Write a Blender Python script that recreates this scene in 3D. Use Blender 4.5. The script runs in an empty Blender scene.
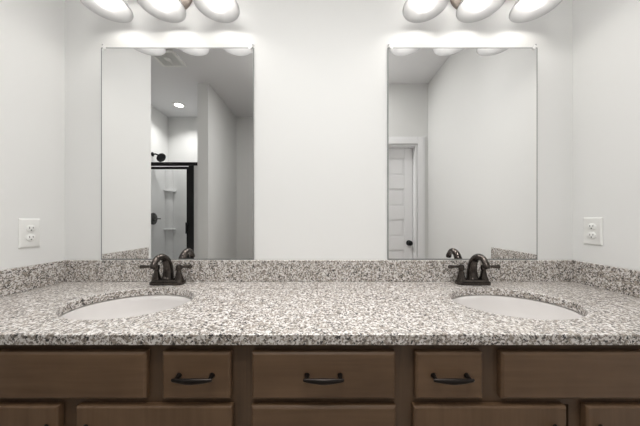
import bpy, bmesh, math, random
from mathutils import Vector, Matrix
random.seed(7)
C = bpy.context.scene.collection
SC = bpy.context.scene
PI = math.pi

# ------------------------------------------------------------------ camera, world, exposure
cam_d = bpy.data.cameras.new('camera')
cam = bpy.data.objects.new('camera', cam_d)
C.objects.link(cam)
cam.location = (0.0, -1.185, 1.183)
cam.rotation_euler = (PI / 2, 0, 0)
cam_d.sensor_width = 36.0
cam_d.lens = 36.0 * 245.0 / 640.0
cam_d.shift_x = -2.0 / 640.0
cam_d.shift_y = 7.0 / 640.0
cam_d.clip_start = 0.02
SC.camera = cam

SC.view_settings.view_transform = 'Standard'
SC.view_settings.look = 'None'
SC.view_settings.gamma = 1.0
SC.view_settings.exposure = 0.04
SC.view_settings.use_curve_mapping = False

world = bpy.data.worlds.new('world')
SC.world = world
world.use_nodes = True
world.node_tree.nodes['Background'].inputs[0].default_value = (0.8, 0.85, 0.9, 1)
world.node_tree.nodes['Background'].inputs[1].default_value = 0.2

BULB = 26.0           # emission of the vanity bulbs
DOWNLIGHT = 14.0       # emission of the shower downlight lens
DOWNLIGHT_WATTS = 6.5  # beam of that downlight
REAR_FILL = 18.5      # watts of the added fill that brightens the rear of the room
COUNTER_FILL = 7.5     # watts of the added fill above the vanity counter


def area(name, loc, size, power, color=(1, 1, 1), rot=(0, 0, 0)):
    d = bpy.data.lights.new(name, 'AREA')
    d.shape = 'RECTANGLE'
    d.size, d.size_y = size
    d.energy = power
    d.color = color
    o = bpy.data.objects.new(name, d)
    o.location = loc
    o.rotation_euler = rot
    C.objects.link(o)
    return o


area('counter_fill', (0.0, -0.50, 2.71), (2.0, 0.35), COUNTER_FILL, (1.0, 0.99, 0.975)).data.spread = math.radians(85)  # unseen fill added to light the counter from above, no fixture here
area('rear_fill', (-0.08, -1.32, 2.71), (0.9, 0.45), REAR_FILL, (1.0, 0.985, 0.96))  # added fill for the mirrored half of the room, not an actual lamp

# ------------------------------------------------------------------ materials


def principled(name, col, rough=0.5, metal=0.0, spec=0.5):
    m = bpy.data.materials.new(name)
    m.use_nodes = True
    b = m.node_tree.nodes['Principled BSDF']
    b.inputs['Base Color'].default_value = (*col, 1)
    b.inputs['Roughness'].default_value = rough
    b.inputs['Metallic'].default_value = metal
    b.inputs['Specular IOR Level'].default_value = spec
    return m


def nd(m, t, **kw):
    n = m.node_tree.nodes.new(t)
    for k, v in kw.items():
        setattr(n, k, v)
    return n


def lk(m, a, b):
    m.node_tree.links.new(a, b)


def ramp(m, stops, interp='LINEAR'):
    r = nd(m, 'ShaderNodeValToRGB')
    r.color_ramp.interpolation = interp
    e = r.color_ramp.elements
    while len(e) > 1:
        e.remove(e[-1])
    e[0].position = stops[0][0]
    e[0].color = (*stops[0][1], 1)
    for p, c in stops[1:]:
        x = e.new(p)
        x.color = (*c, 1)
    return r


def painted(name, col, rough=0.6, bump=0.06, scale=260.0):
    m = principled(name, col, rough, spec=0.3)
    tc = nd(m, 'ShaderNodeTexCoord')
    n = nd(m, 'ShaderNodeTexNoise')
    n.inputs['Scale'].default_value = scale
    n.inputs['Detail'].default_value = 3
    lk(m, tc.outputs['Object'], n.inputs['Vector'])
    b = nd(m, 'ShaderNodeBump')
    b.inputs['Strength'].default_value = bump
    b.inputs['Distance'].default_value = 0.001
    lk(m, n.outputs['Fac'], b.inputs['Height'])
    lk(m, b.outputs['Normal'], m.node_tree.nodes['Principled BSDF'].inputs['Normal'])
    return m


def granite_material():
    m = principled('granite', (0.6, 0.58, 0.55), 0.32, spec=0.9)
    bsdf = m.node_tree.nodes['Principled BSDF']
    tc = nd(m, 'ShaderNodeTexCoord')
    dist = nd(m, 'ShaderNodeTexNoise')
    dist.inputs['Scale'].default_value = 140
    dist.inputs['Detail'].default_value = 2
    lk(m, tc.outputs['Object'], dist.inputs['Vector'])
    sub = nd(m, 'ShaderNodeVectorMath', operation='SUBTRACT')
    sub.inputs[1].default_value = (0.5, 0.5, 0.5)
    lk(m, dist.outputs['Color'], sub.inputs[0])
    mul = nd(m, 'ShaderNodeVectorMath', operation='SCALE')
    mul.inputs['Scale'].default_value = 0.010
    lk(m, sub.outputs[0], mul.inputs[0])
    add = nd(m, 'ShaderNodeVectorMath', operation='ADD')
    lk(m, tc.outputs['Object'], add.inputs[0])
    lk(m, mul.outputs[0], add.inputs[1])

    def cells(scale):
        v = nd(m, 'ShaderNodeTexVoronoi')
        v.inputs['Scale'].default_value = scale
        lk(m, add.outputs[0], v.inputs['Vector'])
        s = nd(m, 'ShaderNodeSeparateColor')
        lk(m, v.outputs['Color'], s.inputs[0])
        return s
    a = cells(200)
    base = ramp(m, [(0.0, (0.130, 0.112, 0.095)), (0.13, (0.27, 0.235, 0.20)), (0.27, (0.46, 0.420, 0.380)),
                    (0.42, (0.69, 0.665, 0.645)), (0.87, (0.33, 0.285, 0.24))], 'CONSTANT')
    lk(m, a.outputs['Red'], base.inputs[0])
    # grey-brown flecks
    b = cells(260)
    fl = ramp(m, [(0.0, (1, 1, 1)), (0.11, (0, 0, 0))], 'CONSTANT')
    lk(m, b.outputs['Green'], fl.inputs[0])
    mx = nd(m, 'ShaderNodeMix', data_type='RGBA')
    lk(m, fl.outputs['Color'], mx.inputs['Factor'])
    lk(m, base.outputs['Color'], mx.inputs['A'])
    mx.inputs['B'].default_value = (0.20, 0.165, 0.145, 1)
    # black mica flecks, clustered
    c = cells(215)
    cl = nd(m, 'ShaderNodeTexNoise')
    cl.inputs['Scale'].default_value = 38
    lk(m, tc.outputs['Object'], cl.inputs['Vector'])
    ad = nd(m, 'ShaderNodeMath', operation='MULTIPLY_ADD')
    ad.inputs[1].default_value = 0.45
    lk(m, cl.outputs['Fac'], ad.inputs[0])
    lk(m, c.outputs['Blue'], ad.inputs[2])
    bl = ramp(m, [(0.0, (1, 1, 1)), (0.32, (0, 0, 0))], 'CONSTANT')
    lk(m, ad.outputs[0], bl.inputs[0])
    mx2 = nd(m, 'ShaderNodeMix', data_type='RGBA')
    lk(m, bl.outputs['Color'], mx2.inputs['Factor'])
    lk(m, mx.outputs['Result'], mx2.inputs['A'])
    mx2.inputs['B'].default_value = (0.020, 0.017, 0.016, 1)
    lk(m, mx2.outputs['Result'], bsdf.inputs['Base Color'])
    return m


def wood_material(name, axis, dark=(0.092, 0.052, 0.027), light=(0.158, 0.094, 0.052)):
    m = principled(name, light, 0.42, spec=0.4)
    bsdf = m.node_tree.nodes['Principled BSDF']
    tc = nd(m, 'ShaderNodeTexCoord')
    oi = nd(m, 'ShaderNodeObjectInfo')
    sh = nd(m, 'ShaderNodeVectorMath', operation='ADD')
    lk(m, tc.outputs['Object'], sh.inputs[0])
    cmb = nd(m, 'ShaderNodeCombineXYZ')
    k = nd(m, 'ShaderNodeMath', operation='MULTIPLY')
    k.inputs[1].default_value = 9.0
    lk(m, oi.outputs['Random'], k.inputs[0])
    for q in range(3):
        lk(m, k.outputs[0], cmb.inputs[q])
    lk(m, cmb.outputs[0], sh.inputs[1])
    mp = nd(m, 'ShaderNodeMapping')
    s = [60.0, 60.0, 60.0]
    s['XYZ'.index(axis)] = 3.5
    mp.inputs['Scale'].default_value = s
    lk(m, sh.outputs[0], mp.inputs['Vector'])
    n = nd(m, 'ShaderNodeTexNoise')
    n.inputs['Scale'].default_value = 1.0
    n.inputs['Detail'].default_value = 6
    n.inputs['Distortion'].default_value = 0.6
    lk(m, mp.outputs[0], n.inputs['Vector'])
    n2 = nd(m, 'ShaderNodeTexNoise')
    n2.inputs['Scale'].default_value = 7.0
    n2.inputs['Detail'].default_value = 3
    lk(m, sh.outputs[0], n2.inputs['Vector'])
    av = nd(m, 'ShaderNodeMix', data_type='FLOAT')
    av.inputs['Factor'].default_value = 0.45
    lk(m, n.outputs['Fac'], av.inputs['A'])
    lk(m, n2.outputs['Fac'], av.inputs['B'])
    r = ramp(m, [(0.30, dark), (0.70, light)])
    lk(m, av.outputs['Result'], r.inputs[0])
    lk(m, r.outputs['Color'], bsdf.inputs['Base Color'])
    bp = nd(m, 'ShaderNodeBump')
    bp.inputs['Strength'].default_value = 0.08
    bp.inputs['Distance'].default_value = 0.001
    lk(m, n.outputs['Fac'], bp.inputs['Height'])
    lk(m, bp.outputs['Normal'], bsdf.inputs['Normal'])
    return m


def bronze_material():
    m = principled('oil_rubbed_bronze', (0.03, 0.025, 0.022), 0.19, metal=0.9)
    bsdf = m.node_tree.nodes['Principled BSDF']
    tc = nd(m, 'ShaderNodeTexCoord')
    n = nd(m, 'ShaderNodeTexNoise')
    n.inputs['Scale'].default_value = 45
    n.inputs['Detail'].default_value = 4
    lk(m, tc.outputs['Object'], n.inputs['Vector'])
    r = ramp(m, [(0.35, (0.050, 0.043, 0.040)), (0.75, (0.105, 0.088, 0.076))])
    lk(m, n.outputs['Fac'], r.inputs[0])
    lk(m, r.outputs['Color'], bsdf.inputs['Base Color'])
    return m


def emission(name, col, strength):
    m = bpy.data.materials.new(name)
    m.use_nodes = True
    nt = m.node_tree
    nt.nodes.clear()
    e = nt.nodes.new('ShaderNodeEmission')
    e.inputs[0].default_value = (*col, 1)
    e.inputs[1].default_value = strength
    o = nt.nodes.new('ShaderNodeOutputMaterial')
    nt.links.new(e.outputs[0], o.inputs[0])
    return m


def frosted_shade():
    m = bpy.data.materials.new('frosted_white_glass')
    m.use_nodes = True
    nt = m.node_tree
    nt.nodes.clear()
    d = nt.nodes.new('ShaderNodeBsdfDiffuse')
    d.inputs[0].default_value = (0.30, 0.30, 0.303, 1)
    t = nt.nodes.new('ShaderNodeBsdfTranslucent')
    t.inputs[0].default_value = (0.80, 0.80, 0.805, 1)
    mx = nt.nodes.new('ShaderNodeMixShader')
    mx.inputs[0].default_value = 0.52
    nt.links.new(d.outputs[0], mx.inputs[1])
    nt.links.new(t.outputs[0], mx.inputs[2])
    g = nt.nodes.new('ShaderNodeBsdfGlossy')
    g.inputs['Roughness'].default_value = 0.15
    mx2 = nt.nodes.new('ShaderNodeMixShader')
    mx2.inputs[0].default_value = 0.04
    nt.links.new(mx.outputs[0], mx2.inputs[1])
    nt.links.new(g.outputs[0], mx2.inputs[2])
    o = nt.nodes.new('ShaderNodeOutputMaterial')
    nt.links.new(mx2.outputs[0], o.inputs[0])
    return m


def clear_glass(name='clear_glass', tint=(0.975, 0.982, 0.98)):
    m = bpy.data.materials.new(name)
    m.use_nodes = True
    nt = m.node_tree
    nt.nodes.clear()
    t = nt.nodes.new('ShaderNodeBsdfTransparent')
    t.inputs[0].default_value = (*tint, 1)
    g = nt.nodes.new('ShaderNodeBsdfGlossy')
    g.inputs['Roughness'].default_value = 0.02
    f = nt.nodes.new('ShaderNodeFresnel')
    f.inputs[0].default_value = 1.45
    mx = nt.nodes.new('ShaderNodeMixShader')
    nt.links.new(f.outputs[0], mx.inputs[0])
    nt.links.new(t.outputs[0], mx.inputs[1])
    nt.links.new(g.outputs[0], mx.inputs[2])
    o = nt.nodes.new('ShaderNodeOutputMaterial')
    nt.links.new(mx.outputs[0], o.inputs[0])
    return m


def floor_material():
    m = principled('vinyl_plank', (0.4, 0.34, 0.28), 0.4)
    bsdf = m.node_tree.nodes['Principled BSDF']
    tc = nd(m, 'ShaderNodeTexCoord')
    br = nd(m, 'ShaderNodeTexBrick')
    br.inputs['Scale'].default_value = 1.0
    br.inputs['Brick Width'].default_value = 1.2
    br.inputs['Row Height'].default_value = 0.15
    br.inputs['Mortar Size'].default_value = 0.0015
    br.inputs['Color1'].default_value = (0.50, 0.44, 0.38, 1)
    br.inputs['Color2'].default_value = (0.43, 0.375, 0.32, 1)
    br.inputs['Mortar'].default_value = (0.2, 0.17, 0.14, 1)
    lk(m, tc.outputs['Object'], br.inputs['Vector'])
    lk(m, br.outputs['Color'], bsdf.inputs['Base Color'])
    return m


WALL = painted('wall_paint', (0.785, 0.787, 0.778))
CEIL = painted('ceiling_paint', (0.80, 0.80, 0.81), 0.8, 0.12, 90)
TRIM = painted('trim_paint', (0.90, 0.90, 0.91), 0.35, 0.02)
FLOOR = floor_material()
GRANITE = granite_material()
WOOD_X = wood_material('stained_wood_horizontal', 'X')
WOOD_Z = wood_material('stained_wood_vertical', 'Z')
WOOD_FRAME = wood_material('stained_wood_frame', 'Z', (0.066, 0.039, 0.022), (0.112, 0.069, 0.040))
BRONZE = bronze_material()
PULL = principled('dark_bronze_pull', (0.022, 0.018, 0.016), 0.32, 0.8)
NICKEL = principled('brushed_bronze_fixture', (0.30, 0.255, 0.225), 0.38, 0.8)
PORCELAIN = principled('white_porcelain', (0.66, 0.635, 0.62), 0.15)
PLASTIC = principled('white_plastic', (0.84, 0.84, 0.82), 0.35)
SLOT = principled('outlet_slot', (0.03, 0.03, 0.03), 0.6)
ACRYLIC = principled('white_acrylic', (0.84, 0.84, 0.84), 0.2)
BLACK = principled('matte_black_metal', (0.012, 0.012, 0.013), 0.4, 0.4)
SCREW = principled('screw_metal', (0.42, 0.42, 0.42), 0.35, 0.9)
CLIP = principled('clear_plastic_clip', (0.88, 0.88, 0.88), 0.2)
MIRROR = principled('silvered_mirror', (0.955, 0.958, 0.955), 0.0, 1.0)
EDGE = principled('ground_glass_edge', (0.24, 0.25, 0.245), 0.3)
GLASS = clear_glass()
SHADE = frosted_shade()
BULBM = emission('lit_bulb', (1.0, 0.965, 0.91), BULB)
DOWNM = emission('lit_downlight_lens', (1.0, 0.98, 0.95), DOWNLIGHT)
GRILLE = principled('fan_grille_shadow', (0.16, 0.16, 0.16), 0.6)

# ------------------------------------------------------------------ helpers


def box(bm, x0, x1, y0, y1, z0, z1):
    vs = [bm.verts.new(p) for p in ((x0, y0, z0), (x1, y0, z0), (x1, y1, z0), (x0, y1, z0),
                                    (x0, y0, z1), (x1, y0, z1), (x1, y1, z1), (x0, y1, z1))]
    for f in ((3, 2, 1, 0), (4, 5, 6, 7), (0, 1, 5, 4), (1, 2, 6, 5), (2, 3, 7, 6), (3, 0, 4, 7)):
        bm.faces.new([vs[i] for i in f])
    return vs


def lathe(bm, prof, n=32, mat=None, cap0=True, cap1=True, sx=1.0, sy=1.0):
    """prof: (radius, z) pairs, spun about Z, then moved by mat."""
    mat = mat or Matrix.Identity(4)
    rings = []
    for r, z in prof:
        rings.append([bm.verts.new(mat @ Vector((r * sx * math.cos(2 * PI * i / n), r * sy * math.sin(2 * PI * i / n), z)))
                      for i in range(n)])
    for a, b in zip(rings, rings[1:]):
        for i in range(n):
            j = (i + 1) % n
            bm.faces.new((a[i], a[j], b[j], b[i]))
    if cap0:
        bm.faces.new(rings[0][::-1])
    if cap1:
        bm.faces.new(rings[-1])


def tube(bm, pts, n=20, flat=1.0):
    """pts: (x, y, z, r); a tapering swept tube with closed ends."""
    P = [Vector(p[:3]) for p in pts]
    R = [p[3] for p in pts]
    rings = []
    up = None
    for i, p in enumerate(P):
        t = (P[min(i + 1, len(P) - 1)] - P[max(i - 1, 0)]).normalized()
        if up is None:
            up = Vector((1, 0, 0)) if abs(t.x) < 0.8 else Vector((0, 0, 1))
        u = (up - t * up.dot(t)).normalized()
        v = t.cross(u)
        up = u
        rings.append([bm.verts.new(p + R[i] * (math.cos(2 * PI * k / n) * u + flat * math.sin(2 * PI * k / n) * v))
                      for k in range(n)])
    for a, b in zip(rings, rings[1:]):
        for k in range(n):
            j = (k + 1) % n
            bm.faces.new((a[k], a[j], b[j], b[k]))
    bm.faces.new(rings[0][::-1])
    bm.faces.new(rings[-1])


def smooth_path(pts, steps=6):
    """Catmull-Rom through (x, y, z, r) points."""
    out = []
    n = len(pts)
    for i in range(n - 1):
        p0, p1, p2, p3 = pts[max(i - 1, 0)], pts[i], pts[i + 1], pts[min(i + 2, n - 1)]
        for s in range(steps):
            t = s / steps
            out.append(tuple(0.5 * (2 * b + (c - a) * t + (2 * a - 5 * b + 4 * c - d) * t * t + (3 * b - a - 3 * c + d) * t ** 3)
                             for a, b, c, d in zip(p0, p1, p2, p3)))
    out.append(tuple(pts[-1]))
    return out


def obj(name, bm, mat, parent=None, bevel=0.0, segs=2, smooth=False):
    bmesh.ops.recalc_face_normals(bm, faces=bm.faces)
    me = bpy.data.meshes.new(name)
    bm.to_mesh(me)
    bm.free()
    me.materials.append(mat)
    o = bpy.data.objects.new(name, me)
    C.objects.link(o)
    if parent is not None:
        o.parent = parent
    if smooth or bevel:
        for p in me.polygons:
            p.use_smooth = True
        me.set_sharp_from_angle(angle=math.radians(38))
    if bevel:
        b = o.modifiers.new('bevel', 'BEVEL')
        b.width = bevel
        b.segments = segs
        b.limit_method = 'ANGLE'
        b.angle_limit = math.radians(38)
        b.harden_normals = True
    return o


def boxes(name, items, mat, parent=None, bevel=0.0):
    bm = bmesh.new()
    for b in items:
        box(bm, *b)
    return obj(name, bm, mat, parent, bevel)


def thing(name, label, cat, loc, group=None):
    o = bpy.data.objects.new(name, None)
    o.empty_display_size = 0.05
    C.objects.link(o)
    o.location = loc
    return tag(o, label, cat, group)


def tag(o, label, cat, group=None):
    o['label'] = label
    o['category'] = cat
    if group:
        o['group'] = group
    return o


def struct(name, items, mat, parent=None, bevel=0.0):
    o = boxes(name, items, mat, parent, bevel)
    if parent is None:
        o['kind'] = 'structure'
    return o


def rot(axis, deg):
    return Matrix.Rotation(math.radians(deg), 4, axis)


def tr(x, y, z):
    return Matrix.Translation((x, y, z))


# ------------------------------------------------------------------ the room
XL, XR = -1.243, 1.212           # side walls at the vanity
XSH = -2.327                     # far side of the shower
YD = -1.628                      # wall with the door
YB = -2.53                       # back of the shower and of the nook
ZC = 2.74
PX0, PX1 = -1.415, -1.293        # partition between shower and nook
NX0, NX1 = -0.45, -0.335         # end wall of the nook
T = 0.115

struct('floor', [(XSH - T, XR + T, YB - T, T, -0.05, 0.0)], FLOOR)
struct('ceiling', [(XSH - T, XR + T, YB - T, T, ZC, ZC + 0.05)], CEIL)
struct('wall_back', [(XL - T, XR + T, 0.0, T, 0.0, ZC)], WALL)
struct('wall_left', [(XL - T, XL, -0.608, 0.0, 0.0, ZC)], WALL)
struct('wall_right', [(XR, XR + T, YB - T, 0.0, 0.0, ZC)], WALL)
struct('wall_return', [(XSH - T, XL - T, -0.608, -0.49, 0.0, ZC)], WALL)
struct('wall_shower', [(XSH - T, XSH, YB - T, -0.608, 0.0, ZC)], WALL)
struct('wall_far', [(XSH, NX1, YB - T, YB, 0.0, ZC)], WALL)
struct('wall_partition', [(PX0, PX1, YB, -1.611, 0.0, ZC)], WALL)
struct('wall_nook', [(NX0, NX1, YB, YD - T, 0.0, ZC)], WALL)

# wall with the door opening
OX0, OX1, OZ = 0.295, 1.086, 2.045
struct('wall_door', [(NX0, OX0, YD - T, YD, 0.0, ZC), (OX1, XR, YD - T, YD, 0.0, ZC),
                     (OX0, OX1, YD - T, YD, OZ, ZC)], WALL)
# jamb lining and casing
struct('trim_1', [(OX0, OX0 + 0.018, YD - T, YD, 0, OZ), (OX1 - 0.018, OX1, YD - T, YD, 0, OZ),
                  (OX0 + 0.018, OX1 - 0.018, YD - T, YD, OZ - 0.018, OZ)], TRIM)
CW = 0.086
bm = bmesh.new()
for (a, d) in ((0.0, 0.012), (0.018, 0.018)):
    box(bm, OX0 - CW + a, OX0 - 0.004, YD, YD + d, 0, OZ + CW - a)
    box(bm, OX1 + 0.004, OX1 + CW - a, YD, YD + d, 0, OZ + CW - a)
    box(bm, OX0 - 0.004, OX1 + 0.004, YD, YD + d, OZ + 0.004, OZ + CW - a)
o = obj('trim_2', bm, TRIM, bevel=0.003)
o['kind'] = 'structure'

# the panelled door: stiles, rails and raised panels in one slab
DX0, DX1, DY = OX0 + 0.021, OX1 - 0.021, YD - 0.078
bm = bmesh.new()
zt, zb = OZ - 0.021, 0.008
box(bm, DX0, DX1, DY - 0.030, DY - 0.011, zb, zt)
st = 0.098
box(bm, DX0, DX0 + st, DY - 0.011, DY, zb, zt)
box(bm, DX1 - st, DX1, DY - 0.011, DY, zb, zt)
tops = [1.911, 1.551, 1.191, 0.831, 0.471]
hgt = 0.207
edges = [zt] + [z for t_ in tops for z in (t_, t_ - hgt)] + [zb]
for i in range(0, len(edges), 2):
    box(bm, DX0 + st, DX1 - st, DY - 0.011, DY, edges[i + 1], edges[i])
for t_ in tops:
    g = 0.022
    box(bm, DX0 + st + g, DX1 - st - g, DY - 0.011, DY - 0.004, t_ - hgt + g, t_ - g)
door = obj('door_1', bm, TRIM, bevel=0.004)
door['kind'] = 'structure'
bm = bmesh.new()
k = tr(1.020, DY, 0.914) @ rot('X', -90)
lathe(bm, [(0.032, 0.0), (0.032, 0.006), (0.013, 0.010), (0.011, 0.028), (0.020, 0.034), (0.028, 0.044), (0.029, 0.054),
           (0.022, 0.064), (0.006, 0.067)], 28, k)
obj('door_knob', bm, BLACK, door, smooth=True)

# baseboards
BH, BT = 0.13, 0.014
struct('baseboard_door', [(NX1, OX0 - CW - 0.001, YD, YD + BT, 0, BH), (OX1 + CW + 0.001, XR, YD, YD + BT, 0, BH)], TRIM, bevel=0.003)
struct('baseboard_right', [(XR - BT, XR, YD + BT, -0.58, 0, BH)], TRIM, bevel=0.003)
struct('baseboard_nook', [(PX1, NX0, YB, YB + BT, 0, BH), (PX1, PX1 + BT, YB + BT, -1.611, 0, BH)], TRIM, bevel=0.003)
struct('baseboard_return', [(XSH, XL, -0.608 - BT, -0.608, 0, BH)], TRIM, bevel=0.003)

# ------------------------------------------------------------------ vanity cabinets
YFR = -0.529      # face frame front
YDR = -0.548      # drawer and door front faces
ZTOP = 0.860      # cabinet top / underside of the counter
CT = 0.890        # counter surface


def slab_front(name, parent, ox, x0, x1, z0, z1, mat, panel=False):
    """A drawer front or a door with a chamfered edge; doors get a sunk panel."""
    bm = bmesh.new()
    c = 0.006
    if not panel:
        back = [(x0, YFR - 0.0005, z0), (x1, YFR - 0.0005, z0), (x1, YFR - 0.0005, z1), (x0, YFR - 0.0005, z1)]
        mid = [(x0, YDR + 0.005, z0), (x1, YDR + 0.005, z0), (x1, YDR + 0.005, z1), (x0, YDR + 0.005, z1)]
        fr = [(x0 + c, YDR, z0 + c), (x1 - c, YDR, z0 + c), (x1 - c, YDR, z1 - c), (x0 + c, YDR, z1 - c)]
        L = [[bm.verts.new((p[0] - ox, p[1], p[2])) for p in q] for q in (back, mid, fr)]
        for a, b in zip(L, L[1:]):
            for i in range(4):
                bm.faces.new((a[i], a[(i + 1) % 4], b[(i + 1) % 4], b[i]))
        bm.faces.new(L[0][::-1])
        bm.faces.new(L[2])
    else:
        s = 0.058
        x0, x1 = x0 - ox, x1 - ox

        def ring(i_, y):
            return [bm.verts.new(p) for p in ((x0 + i_, y, z0 + i_), (x1 - i_, y, z0 + i_), (x1 - i_, y, z1 - i_), (x0 + i_, y, z1 - i_))]
        L = [ring(0, YFR - 0.0005), ring(0, YDR + 0.004), ring(0.004, YDR), ring(s, YDR), ring(s + 0.003, YDR + 0.009)]
        for a, b in zip(L, L[1:]):
            for i in range(4):
                bm.faces.new((a[i], a[(i + 1) % 4], b[(i + 1) % 4], b[i]))
        bm.faces.new(L[0][::-1])
        bm.faces.new(L[-1])
    return obj(name, bm, mat, parent, bevel=0.0018)


def pull(parent, cx, cz, vertical=False):
    """Bowed bar pull, 96 mm between its posts."""
    bm = bmesh.new()
    h = 0.043

    def P(u, d, r):
        return (u, YDR - d, 0, r)
    path = smooth_path([P(-0.0505, 0.019, 0.0036), P(-0.045, 0.0205, 0.0046), P(-0.023, 0.0235, 0.0066), P(0, 0.0250, 0.0076),
                        P(0.023, 0.0235, 0.0066), P(0.045, 0.0205, 0.0046), P(0.0505, 0.019, 0.0036)], 5)
    tube(bm, path, 14, 0.75)
    for s in (-1, 1):
        tube(bm, [(s * h, YDR + 0.001, 0, 0.0075), (s * h, YDR - 0.003, 0, 0.0065), (s * h, YDR - 0.012, 0, 0.0048), (s * h, YDR - 0.021, 0, 0.0046)], 14)
    if vertical:
        bmesh.ops.rotate(bm, verts=bm.verts, cent=(0, 0, 0), matrix=Matrix.Rotation(PI / 2, 3, 'Y'))
    bmesh.ops.translate(bm, verts=bm.verts, vec=(cx, 0, cz))
    return obj('pull', bm, PULL, parent, smooth=True)


def cabinet(label, x0, x1, stiles, drawers, doors, drawer_stack=False, mullion=None):
    """x in world; drawers: (x0, x1, with_pull); doors: (x0, x1, pull_x)."""
    ox = (x0 + x1) / 2
    t = thing('vanity_cabinet', label, 'cabinet', (ox, 0, 0), 'vanity cabinets under the granite countertop')
    a, b = x0 - ox + 0.0005, x1 - ox - 0.0005
    p = 0.016
    boxes('carcass', [(a, a + p, -0.509, -0.004, 0.10, ZTOP), (b - p, b, -0.509, -0.004, 0.10, ZTOP),
                      (a + p, b - p, -0.509, -0.004, 0.10, 0.116), (a + p, b - p, -0.012, -0.004, 0.116, ZTOP)], WOOD_FRAME, t)
    # face frame: stiles, top rail, middle rail, bottom rail
    items = []
    sx = [(s0 - ox, s1 - ox) for s0, s1 in stiles]
    for s0, s1 in sx:
        items.append((s0, s1, YFR, -0.509, 0.10, ZTOP))
    for (s0, s1), (e0, e1) in zip(sx, sx[1:]):
        for z0, z1 in ((0.10, 0.14), (0.690, 0.728), (0.832, ZTOP)):
            items.append((s1, e0, YFR, -0.509, z0, z1))
    if mullion:
        items.append((mullion[0] - ox, mullion[1] - ox, YFR, -0.509, 0.728, 0.832))
    boxes('face_frame', items, WOOD_FRAME, t)
    boxes('toe_kick', [(a, b, -0.455, -0.440, 0.0, 0.10)], WOOD_FRAME, t)
    for d0, d1, has_pull in drawers:
        d = slab_front('drawer_front' if has_pull else 'false_front', t, ox, d0, d1, 0.7150, 0.8385, WOOD_X)
        if has_pull:
            pull(d, (d0 + d1) / 2 - ox, 0.779)
    if drawer_stack:
        for z0, z1 in ((0.415, 0.697), (0.125, 0.395)):
            d = slab_front('drawer_front', t, ox, stiles[0][1] - 0.022 + 0.0005, stiles[1][0] + 0.022, z0, z1, WOOD_X)
            pull(d, 0, (z0 + z1) / 2)
    for d0, d1, px in doors:
        d = slab_front('cabinet_door', t, ox, d0, d1, 0.125, 0.697, WOOD_Z, panel=True)
        pull(d, px - ox, 0.602, vertical=True)
    return t


XJ0, XJ1 = -0.2035, 0.2140
cabinet('brown stained sink cabinet below the mirror that reflects the shower',
        -1.135, XJ0, [(-1.135, -1.09), (-0.71, -0.655), (-0.256, XJ0)],
        [(-1.112, -0.460, False), (-0.418, -0.239, True)],
        [(-1.112, -0.689, -0.717), (-0.642, -0.2345, -0.614)], mullion=(-0.482, -0.392))
cabinet('brown stained cabinet of stacked drawers in the middle between both sink cabinets',
        XJ0, XJ1, [(XJ0, -0.164), (0.172, XJ1)], [(-0.184, 0.192, True)], [], True)
cabinet('brown stained sink cabinet below the mirror that reflects the white panelled door',
        XJ1, 1.135, [(XJ1, 0.264), (0.660, 0.715), (1.09, 1.135)],
        [(0.2444, 0.4205, True), (0.468, 1.112, False)],
        [(0.2385, 0.6385, 0.606), (0.690, 1.112, 0.724)], mullion=(0.398, 0.490))
for nm, a, b, lab in (('cabinet_filler', XL + 0.001, -1.1355, 'narrow brown filler strip between the cabinet below the shower-reflecting mirror and the wall'),
                      ('cabinet_filler', 1.1355, XR - 0.001, 'narrow brown filler strip between the cabinet below the door-reflecting mirror and the wall')):
    tag(boxes(nm, [(a, b, YFR, -0.509, 0.0, ZTOP)], WOOD_FRAME), lab, 'filler strip')

# ------------------------------------------------------------------ granite top
SX, SYC, SA, SB = 0.687, -0.298, 0.207, 0.167     # sinks: centre, half width, half depth


def ellipse(cx, cy, a, b, n=72):
    return [(cx + a * math.cos(2 * PI * i / n), cy + b * math.sin(2 * PI * i / n)) for i in range(n)]


top = thing('vanity_countertop', 'long speckled granite vanity countertop with two oval sink cutouts', 'countertop', (0, 0, CT))
bm = bmesh.new()
CX0, CX1, CY0, CY1 = XL + 0.001, XR - 0.001, -0.557, -0.001


def loop(pts, z):
    v = [bm.verts.new((x, y, z)) for x, y in pts]
    return v, [bm.edges.new((v[i], v[(i + 1) % len(v)])) for i in range(len(v))]


es = []
loops = []
e_ = 0.006
for pts in ([(CX0, CY0), (CX1, CY0), (CX1, CY1), (CX0, CY1)], ellipse(-SX, SYC, SA, SB), ellipse(SX, SYC, SA, SB)):
    v, e = loop(pts, 0.0)
    loops.append(v)
    es += e
geo = bmesh.ops.triangle_fill(bm, use_beauty=True, use_dissolve=False, edges=es)
faces = [f for f in geo['geom'] if isinstance(f, bmesh.types.BMFace)]
ret = bmesh.ops.extrude_face_region(bm, geom=faces)
bmesh.ops.translate(bm, verts=[v for v in ret['geom'] if isinstance(v, bmesh.types.BMVert)], vec=(0, 0, -0.029))
obj('granite_slab', bm, GRANITE, top, bevel=0.0035, segs=3)
SPH = 0.1005
boxes('backsplash', [(CX0, CX1, -0.0215, -0.001, 0.0003, SPH)], GRANITE, top, bevel=0.002)
boxes('backsplash', [(CX0, CX0 + 0.0205, -0.555, -0.022, 0.0003, SPH)], GRANITE, top, bevel=0.002)
boxes('backsplash', [(CX1 - 0.0205, CX1, -0.555, -0.022, 0.0003, SPH)], GRANITE, top, bevel=0.002)

# ------------------------------------------------------------------ sinks


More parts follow.
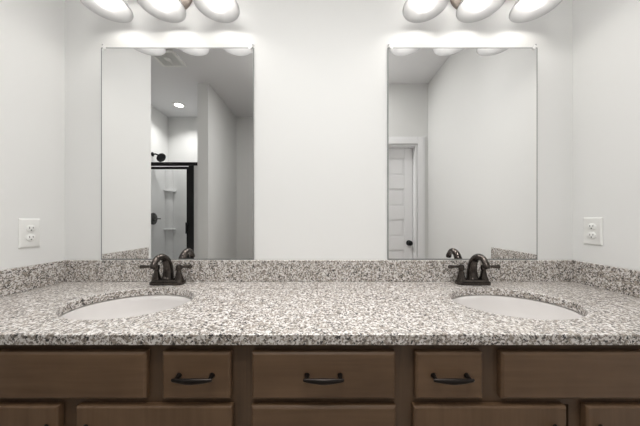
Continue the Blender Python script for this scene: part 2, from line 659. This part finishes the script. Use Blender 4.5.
def sink(cx, label):
    t = thing('sink_basin', label, 'sink', (cx, SYC, CT - 0.030), 'undermount sinks in the granite countertop')
    bm = bmesh.new()
    n = 72
    prof_in = [(1.035, 0.0), (1.00, -0.004), (0.965, -0.022), (0.91, -0.055), (0.82, -0.090), (0.66, -0.116), (0.44, -0.130), (0.22, -0.136), (0.11, -0.139)]
    prof_out = [(0.11, -0.150), (0.46, -0.142), (0.70, -0.128), (0.87, -0.100), (0.96, -0.060), (1.02, -0.022), (1.05, -0.012), (1.14, -0.011), (1.14, 0.0)]
    rings = []
    for k, z in prof_in + prof_out:
        rings.append([bm.verts.new((SA * k * math.cos(2 * PI * i / n), SB * k * math.sin(2 * PI * i / n), z)) for i in range(n)])
    m = len(rings)
    for q in range(m):
        a, b = rings[q], rings[(q + 1) % m]
        for i in range(n):
            j = (i + 1) % n
            bm.faces.new((a[i], a[j], b[j], b[i]))
    obj('bowl', bm, PORCELAIN, t, smooth=True)
    bm = bmesh.new()
    lathe(bm, [(0.017, -0.150), (0.017, -0.1375), (0.031, -0.1355), (0.032, -0.1335), (0.027, -0.132), (0.024, -0.134), (0.022, -0.130), (0.012, -0.127), (0.003, -0.1265)], 32)
    obj('drain', bm, BRONZE, t, smooth=True)
    return t


sink(-SX, 'oval white undermount sink in the granite below the mirror that reflects the shower')
sink(SX, 'oval white undermount sink in the granite below the mirror that reflects the panelled door')

# ------------------------------------------------------------------ faucets


def faucet(cx, label):
    t = thing('bathroom_faucet', label, 'faucet', (cx, -0.063, CT), 'dark bronze centerset faucets')
    bm = bmesh.new()

    def tier(hx, hy, z0, z1, t2=0.0):
        r = hy * 0.8
        n = 8
        L = []
        for z, k in ((z0, 0.0), (z1, t2)):
            pts = []
            for (sx, sy, a0) in ((1, 1, 0), (-1, 1, 90), (-1, -1, 180), (1, -1, 270)):
                for i in range(n + 1):
                    a = math.radians(a0 + 90 * i / n)
                    pts.append((sx * (hx - r) + (r - k) * math.cos(a), sy * (hy - r) + (r - k) * math.sin(a), z))
            L.append([bm.verts.new(p) for p in pts])
        m = len(L[0])
        for i in range(m):
            j = (i + 1) % m
            bm.faces.new((L[0][i], L[0][j], L[1][j], L[1][i]))
        bm.faces.new(L[0][::-1])
        bm.faces.new(L[1])
    tier(0.0765, 0.0285, 0.0005, 0.0125)
    tier(0.0715, 0.0235, 0.0125, 0.023, 0.0035)
    obj('base_plate', bm, BRONZE, t, bevel=0.0015)
    bm = bmesh.new()
    path = smooth_path([(0, 0.000, 0.020, 0.0255), (0, 0.003, 0.034, 0.0230), (0, 0.004, 0.062, 0.0205), (0, -0.002, 0.093, 0.0185), (0, -0.019, 0.118, 0.0165),
                        (0, -0.045, 0.1305, 0.0148), (0, -0.071, 0.127, 0.0135), (0, -0.089, 0.112, 0.0128), (0, -0.096, 0.100, 0.0138), (0, -0.098, 0.093, 0.0138)], 6)
    tube(bm, path, 24)
    sp = obj('spout', bm, BRONZE, t, smooth=True)
    bm = bmesh.new()
    lathe(bm, [(0.0105, 0.0), (0.0115, 0.006), (0.0115, 0.012)], 20, tr(0, -0.0985, 0.0895) @ rot('X', -8))
    obj('aerator', bm, PULL, sp, smooth=True)
    # pop-up lift rod behind the spout
    bm = bmesh.new()
    lathe(bm, [(0.0025, 0.018), (0.0025, 0.070), (0.006, 0.073), (0.0068, 0.080), (0.004, 0.086), (0.001, 0.087)], 14, tr(0, 0.0215 + 0.012, 0))
    bmesh.ops.translate(bm, verts=bm.verts, vec=(0, -0.0065, 0))
    obj('lift_rod', bm, BRONZE, t, smooth=True)
    for s in (-1, 1):
        bm = bmesh.new()
        m = tr(s * 0.051, 0, 0)
        lathe(bm, [(0.0200, 0.021), (0.0195, 0.025), (0.0150, 0.036), (0.0112, 0.052), (0.0095, 0.062), (0.0120, 0.066), (0.0128, 0.071), (0.0128, 0.081),
                   (0.0105, 0.087), (0.005, 0.090)], 28, m)
        h = obj('handle', bm, BRONZE, t, smooth=True)
        bm = bmesh.new()
        tube(bm, smooth_path([(s * 0.056, -0.001, 0.078, 0.0085), (s * 0.072, -0.004, 0.080, 0.0062), (s * 0.090, -0.008, 0.081, 0.0068), (s * 0.106, -0.012, 0.081, 0.0086),
                              (s * 0.114, -0.014, 0.081, 0.0080), (s * 0.117, -0.0148, 0.081, 0.0045)], 5), 18, 0.85)
        obj('lever', bm, BRONZE, h, smooth=True)
    return t


faucet(-0.706, 'dark bronze two-lever faucet below the mirror that reflects the shower')
faucet(0.689, 'dark bronze two-lever faucet below the mirror that reflects the panelled door')

# ------------------------------------------------------------------ mirrors


def mirror(x0, x1, label):
    z0, z1 = CT + SPH + 0.001, 2.0135
    cx = (x0 + x1) / 2
    t = thing('wall_mirror', label, 'mirror', (cx, 0, z0), 'frameless mirrors above the vanity')
    a, b, h = x0 - cx, x1 - cx, z1 - z0
    boxes('glass_plate', [(a, b, -0.0055, -0.0005, 0, h)], EDGE, t)
    w = 0.005
    bm = bmesh.new()
    vs = [bm.verts.new(p) for p in ((a + w, -0.0062, w), (b - w, -0.0062, w), (b - w, -0.0062, h - w), (a + w, -0.0062, h - w))]
    ws = [bm.verts.new(p) for p in ((a + w, -0.0055, w), (b - w, -0.0055, w), (b - w, -0.0055, h - w), (a + w, -0.0055, h - w))]
    bm.faces.new(vs)
    for i in range(4):
        bm.faces.new((vs[i], vs[(i + 1) % 4], ws[(i + 1) % 4], ws[i]))
    obj('reflective_face', bm, MIRROR, t)
    for s in (-1, 1):
        bm = bmesh.new()
        ex = (b if s > 0 else a) - s * 0.016
        # clear clip: a rounded tab over the glass edge and a lug screwed to the wall
        m = tr(ex, 0, h) @ rot('Y', s * 35) 
        for (bx0, bx1, y0, y1, bz0, bz1) in ((-0.006, 0.006, -0.0095, -0.0064, -0.011, 0.010), (-0.006, 0.006, -0.0064, -0.0004, 0.006, 0.010)):
            vv = box(bm, bx0, bx1, y0, y1, bz0, bz1)
            bmesh.ops.transform(bm, matrix=m, verts=vv)
        vv = box(bm, -0.006, 0.006, -0.0035, -0.0004, 0.010, 0.024)
        bmesh.ops.transform(bm, matrix=m, verts=vv)
        c = obj('mirror_clip', bm, CLIP, t, bevel=0.001)
        bm = bmesh.new()
        lathe(bm, [(0.0042, 0.0), (0.0042, 0.001), (0.002, 0.0022)], 16, m @ tr(0, -0.0035, 0.017) @ rot('X', 90))
        obj('screw', bm, SCREW, c, smooth=True)
    return t


mirror(-1.064, -0.3274, 'tall frameless wall mirror reflecting the shower and ceiling fan grille')
mirror(0.3150, 1.0375, 'tall frameless wall mirror reflecting the white panelled door')

# ------------------------------------------------------------------ vanity lights


def vanity_light(cx, label):
    t = thing('vanity_light', label, 'light fixture', (cx, 0, 2.26), 'three-shade vanity light fixtures')
    zr = 2.1125 - 2.26
    yc = -0.1225
    bm = bmesh.new()
    lathe(bm, [(0.070, 0.0005), (0.070, 0.012), (0.062, 0.020), (0.030, 0.026), (0.004, 0.028)], 40, rot('X', 90))
    obj('backplate', bm, NICKEL, t, smooth=True)
    bm = bmesh.new()
    tube(bm, [(0, -0.02, 0, 0.010), (0, -0.064, 0, 0.010)], 16)
    tube(bm, [(-0.265, -0.064, 0, 0.006), (-0.262, -0.064, 0, 0.010), (0.262, -0.064, 0, 0.010), (0.265, -0.064, 0, 0.006)], 18)
    obj('crossbar', bm, NICKEL, t, smooth=True)
    for q in (-1, 0, 1):
        x = q * 0.240
        bm = bmesh.new()
        tube(bm, smooth_path([(x, -0.064, 0.004, 0.0065), (x, -0.066, 0.035, 0.0065), (x, -0.088, 0.062, 0.0065), (x, yc, 0.058, 0.0065), (x, yc, 0.040, 0.0065)], 5), 14)
        a = obj('arm', bm, NICKEL, t, smooth=True)
        bm = bmesh.new()
        lathe(bm, [(0.006, 0.044), (0.020, 0.040), (0.026, 0.030), (0.027, 0.006), (0.022, 0.004), (0.022, -0.020), (0.016, -0.022)], 28, tr(x, yc, 0))
        obj('socket_cup', bm, NICKEL, a, smooth=True)
        # bell shade, open downwards, with wall thickness
        bm = bmesh.new()
        out = [(0.0250, 0.004), (0.0330, 0.000), (0.0440, -0.012), (0.0535, -0.032), (0.0600, -0.056), (0.0655, -0.082), (0.0735, -0.110), (0.0855, -0.133), (0.0935, zr)]
        inn = [(r - 0.003, z - (0.002 if i < 3 else 0.0)) for i, (r, z) in enumerate(out)]
        lathe(bm, out + [(0.0920, zr - 0.001)] + inn[::-1], 48, tr(x, yc, 0), False, False)
        obj('lamp_shade', bm, SHADE, t, smooth=True)
        bm = bmesh.new()
        lathe(bm, [(0.0125, -0.022), (0.013, -0.040), (0.017, -0.056), (0.0260, -0.078), (0.0300, -0.098), (0.0280, -0.114), (0.0200, -0.126), (0.010, -0.1315), (0.002, -0.133)], 28, tr(x, yc, 0))
        obj('bulb', bm, BULBM, t, smooth=True)
    return t


vanity_light(-0.695, 'three-shade vanity light above the mirror that reflects the shower')
vanity_light(0.687, 'three-shade vanity light above the mirror that reflects the panelled door')

# ------------------------------------------------------------------ outlets


def outlet(x, s, y, z, label):
    """s = +1: plate on the left wall facing +X; -1: on the right wall."""
    t = thing('power_outlet', label, 'outlet', (x, y, z), 'white duplex outlets on the side walls')
    if s < 0:
        t.rotation_euler = (0, 0, PI)
    bm = bmesh.new()
    L = []
    for d, k in ((0.0004, 0.0), (0.0030, 0.0), (0.0065, 0.006)):
        L.append([bm.verts.new((d, sy * (0.0385 - k), sz * (0.0615 - k))) for sy, sz in ((-1, -1), (1, -1), (1, 1), (-1, 1))])
    for a, b in zip(L, L[1:]):
        for i in range(4):
            bm.faces.new((a[i], a[(i + 1) % 4], b[(i + 1) % 4], b[i]))
    bm.faces.new(L[0][::-1])
    bm.faces.new(L[2])
    obj('cover_plate', bm, PLASTIC, t, bevel=0.001)
    for q in (-1, 1):
        bm = bmesh.new()
        lathe(bm, [(0.0172, 0.0060), (0.0172, 0.0086), (0.0160, 0.0094)], 32, tr(0, 0, q * 0.0195) @ rot('Y', 90), sx=0.88)
        r = obj('receptacle', bm, PLASTIC, t, smooth=True)
        items = [(0.0090, 0.0097, -0.0075, -0.0052, q * 0.0195 - 0.001, q * 0.0195 + 0.0075), (0.0090, 0.0097, 0.0052, 0.0075, q * 0.0195 - 0.000, q * 0.0195 + 0.0065),
                 (0.0090, 0.0097, -0.0024, 0.0024, q * 0.0195 - 0.0095, q * 0.0195 - 0.0050)]
        boxes('slots', items, SLOT, r)
    bm = bmesh.new()
    lathe(bm, [(0.0032, 0.006), (0.0032, 0.0072), (0.001, 0.0078)], 16, rot('Y', 90))
    obj('screw', bm, PLASTIC, t, smooth=True)
    return t


outlet(XL, 1, -0.145, 1.1275, 'white duplex outlet on the side wall nearest the shower-reflecting mirror')
outlet(XR, -1, -0.091, 1.1335, 'white duplex outlet on the side wall nearest the door-reflecting mirror')

# ------------------------------------------------------------------ ceiling: fan grille and downlight
t = thing('exhaust_fan', 'square white exhaust fan grille in the ceiling, seen in the mirror', 'ceiling vent', (-1.48, -1.18, ZC))
F = 0.120
boxes('grille_frame', [(-F, F, -F, -F + 0.028, -0.016, -0.0005), (-F, F, F - 0.028, F, -0.016, -0.0005),
                       (-F, -F + 0.028, -F + 0.028, F - 0.028, -0.016, -0.0005), (F - 0.028, F, -F + 0.028, F - 0.028, -0.016, -0.0005)], PLASTIC, t, bevel=0.003)
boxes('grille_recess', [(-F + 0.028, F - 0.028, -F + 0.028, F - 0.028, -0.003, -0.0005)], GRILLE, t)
boxes('grille_slats', [(-F + 0.028, F - 0.028, -0.087 + i * 0.0145, -0.087 + i * 0.0145 + 0.006, -0.013, -0.004) for i in range(13)]
      + [(-0.004, 0.004, -F + 0.028, F - 0.028, -0.0125, -0.0035)], PLASTIC, t)
boxes('grille_hub', [(-0.028, 0.028, -0.028, 0.028, -0.0165, -0.0135)], PLASTIC, t, bevel=0.002)

dl = bpy.data.lights.new('downlight_beam', 'AREA')
dl.shape = 'DISK'
dl.size = 0.12
dl.energy = DOWNLIGHT_WATTS
dl.spread = math.radians(125)
dl.color = (1.0, 0.985, 0.96)
dlo = bpy.data.objects.new('downlight_beam', dl)
dlo.location = (-1.936, -2.144, ZC - 0.006)
C.objects.link(dlo)
t = thing('recessed_downlight', 'round lit recessed ceiling light above the shower', 'ceiling light', (-1.936, -2.144, ZC))
bm = bmesh.new()
lathe(bm, [(0.052, -0.004), (0.056, -0.008), (0.086, -0.006), (0.088, -0.0005), (0.052, -0.0005)], 40, None, False, False)
obj('trim_ring', bm, PLASTIC, t, smooth=True)
bm = bmesh.new()
lathe(bm, [(0.0515, -0.001), (0.0515, -0.0045)], 40)
obj('lens', bm, DOWNM, t)

# ------------------------------------------------------------------ shower
t = thing('shower_surround', 'white acrylic shower surround with moulded corner shelves behind the glass', 'shower', (-1.87, -2.1, 0))
ox, oy = -1.87, -2.1
ZS = 1.93
p = 0.012
YF = -1.704
boxes('wall_panel', [(XSH + 0.001 - ox, XSH + p - ox, YB + 0.001 - oy, YF - oy, 0.09, ZS)], ACRYLIC, t, bevel=0.003)
boxes('wall_panel', [(XSH + p - ox, PX0 - p - ox, YB + 0.001 - oy, YB + p - oy, 0.09, ZS)], ACRYLIC, t, bevel=0.003)
boxes('wall_panel', [(PX0 - p - ox, PX0 - 0.001 - ox, YB + 0.001 - oy, YF - oy, 0.09, ZS)], ACRYLIC, t, bevel=0.003)
boxes('shower_pan', [(XSH + 0.001 - ox, PX0 - 0.001 - ox, YB + 0.001 - oy, YF - oy, 0.0, 0.05),
                     (XSH + 0.001 - ox, PX0 - 0.001 - ox, YB + 0.001 - oy, YB + 0.05 - oy, 0.05, 0.09)], ACRYLIC, t, bevel=0.006)
struct('trim_3', [(XSH + 0.001, PX0 - 0.001, YF + 0.001, -1.63, 0.0, 0.0895)], ACRYLIC, bevel=0.006)
# corner column with quarter-round shelves at the corner next to the shower head
bm = bmesh.new()
cx, cy = XSH + p - ox, YB + p - oy


def quarter(bm, r, z0, z1, n=14):
    L = []
    for z in (z0, z1):
        L.append([bm.verts.new((cx, cy, z))] + [bm.verts.new((cx + r * math.cos(PI / 2 * i / n), cy + r * math.sin(PI / 2 * i / n), z)) for i in range(n + 1)])
    m = len(L[0])
    for i in range(m):
        j = (i + 1) % m
        bm.faces.new((L[0][i], L[0][j], L[1][j], L[1][i]))
    bm.faces.new(L[0][::-1])
    bm.faces.new(L[1])


quarter(bm, 0.075, 0.09, ZS)
obj('corner_column', bm, ACRYLIC, t, bevel=0.003)
for zz in (1.63, 1.06, 0.55):
    bm = bmesh.new()
    quarter(bm, 0.115, zz - 0.03, zz)
    obj('corner_shelf', bm, ACRYLIC, t, bevel=0.006)

t = thing('shower_door', 'black framed clear glass shower door seen in the mirror', 'shower door', (-1.9, -1.68, 0.09))
ox = -1.9
ZH = 1.852 - 0.09
boxes('frame', [(XSH + 0.002 - ox, -1.43 - ox, -0.020, 0.020, ZH - 0.038, ZH),
                (-1.545 - ox, -1.484 - ox, -0.018, 0.018, 0.0, ZH - 0.038),
                (XSH + 0.002 - ox, XSH + 0.034 - ox, -0.018, 0.018, 0.0, ZH - 0.038),
                (XSH + 0.034 - ox, -1.545 - ox, -0.018, 0.018, 0.0, 0.022)], BLACK, t, bevel=0.002)
boxes('wall_filler', [(-1.4835 - ox, PX0 - 0.001 - ox, -0.016, 0.016, 0.0, ZH - 0.0385)], ACRYLIC, t, bevel=0.003)
leaf = boxes('door_leaf_frame', [(XSH + 0.036 - ox, -1.547 - ox, -0.010, 0.010, ZH - 0.078, ZH - 0.050),
                                 (-1.572 - ox, -1.547 - ox, -0.010, 0.010, 0.030, ZH - 0.078),
                                 (XSH + 0.036 - ox, XSH + 0.058 - ox, -0.010, 0.010, 0.030, ZH - 0.078),
                                 (XSH + 0.058 - ox, -1.572 - ox, -0.010, 0.010, 0.030, 0.055)], BLACK, t, bevel=0.002)
boxes('glass_panel', [(XSH + 0.058 - ox, -1.572 - ox, -0.003, 0.003, 0.055, ZH - 0.078)], GLASS, leaf)
bm = bmesh.new()
hz = 1.00
tube(bm, [(-1.562 - ox, 0.008, hz - 0.045, 0.007), (-1.562 - ox, 0.034, hz - 0.045, 0.007)], 12)
tube(bm, [(-1.562 - ox, 0.008, hz + 0.045, 0.007), (-1.562 - ox, 0.034, hz + 0.045, 0.007)], 12)
tube(bm, [(-1.562 - ox, 0.034, hz - 0.065, 0.009), (-1.562 - ox, 0.034, hz + 0.065, 0.009)], 14)
obj('door_handle', bm, BLACK, leaf, smooth=True)

t = thing('shower_fixture', 'black round shower head on a bent arm above the glass door', 'shower head', (XSH, -2.19, 2.085))
bm = bmesh.new()
lathe(bm, [(0.030, 0.0005), (0.030, 0.005), (0.014, 0.012)], 28, rot('Y', 90))
obj('wall_flange', bm, BLACK, t, smooth=True)
bm = bmesh.new()
tube(bm, smooth_path([(0.005, 0, 0, 0.010), (0.04, 0, 0.004, 0.010), (0.070, 0, -0.008, 0.010), (0.092, 0, -0.028, 0.010)], 5), 14)
obj('shower_arm', bm, BLACK, t, smooth=True)
bm = bmesh.new()
lathe(bm, [(0.012, 0.0), (0.015, -0.012), (0.022, -0.020), (0.054, -0.032), (0.064, -0.040), (0.064, -0.048), (0.058, -0.050)], 36, tr(0.090, 0, -0.026) @ rot('Y', -58) @ rot('X', 12))
obj('spray_head', bm, BLACK, t, smooth=True)

t = thing('shower_valve', 'black round shower valve with lever on the acrylic wall', 'shower valve', (XSH + 0.012, -2.185, 1.20))
bm = bmesh.new()
lathe(bm, [(0.082, 0.0005), (0.082, 0.006), (0.074, 0.011), (0.030, 0.014), (0.028, 0.040), (0.022, 0.046), (0.004, 0.048)], 40, rot('Y', 90))
obj('escutcheon', bm, BLACK, t, smooth=True)
bm = bmesh.new()
tube(bm, [(0.040, 0, 0, 0.011), (0.052, 0, 0.0, 0.013), (0.062, 0.0, 0.0, 0.008), (0.090, 0, 0.0, 0.006), (0.100, 0, 0.0, 0.008), (0.104, 0, 0, 0.004)], 14)
obj('lever', bm, BLACK, t, smooth=True)
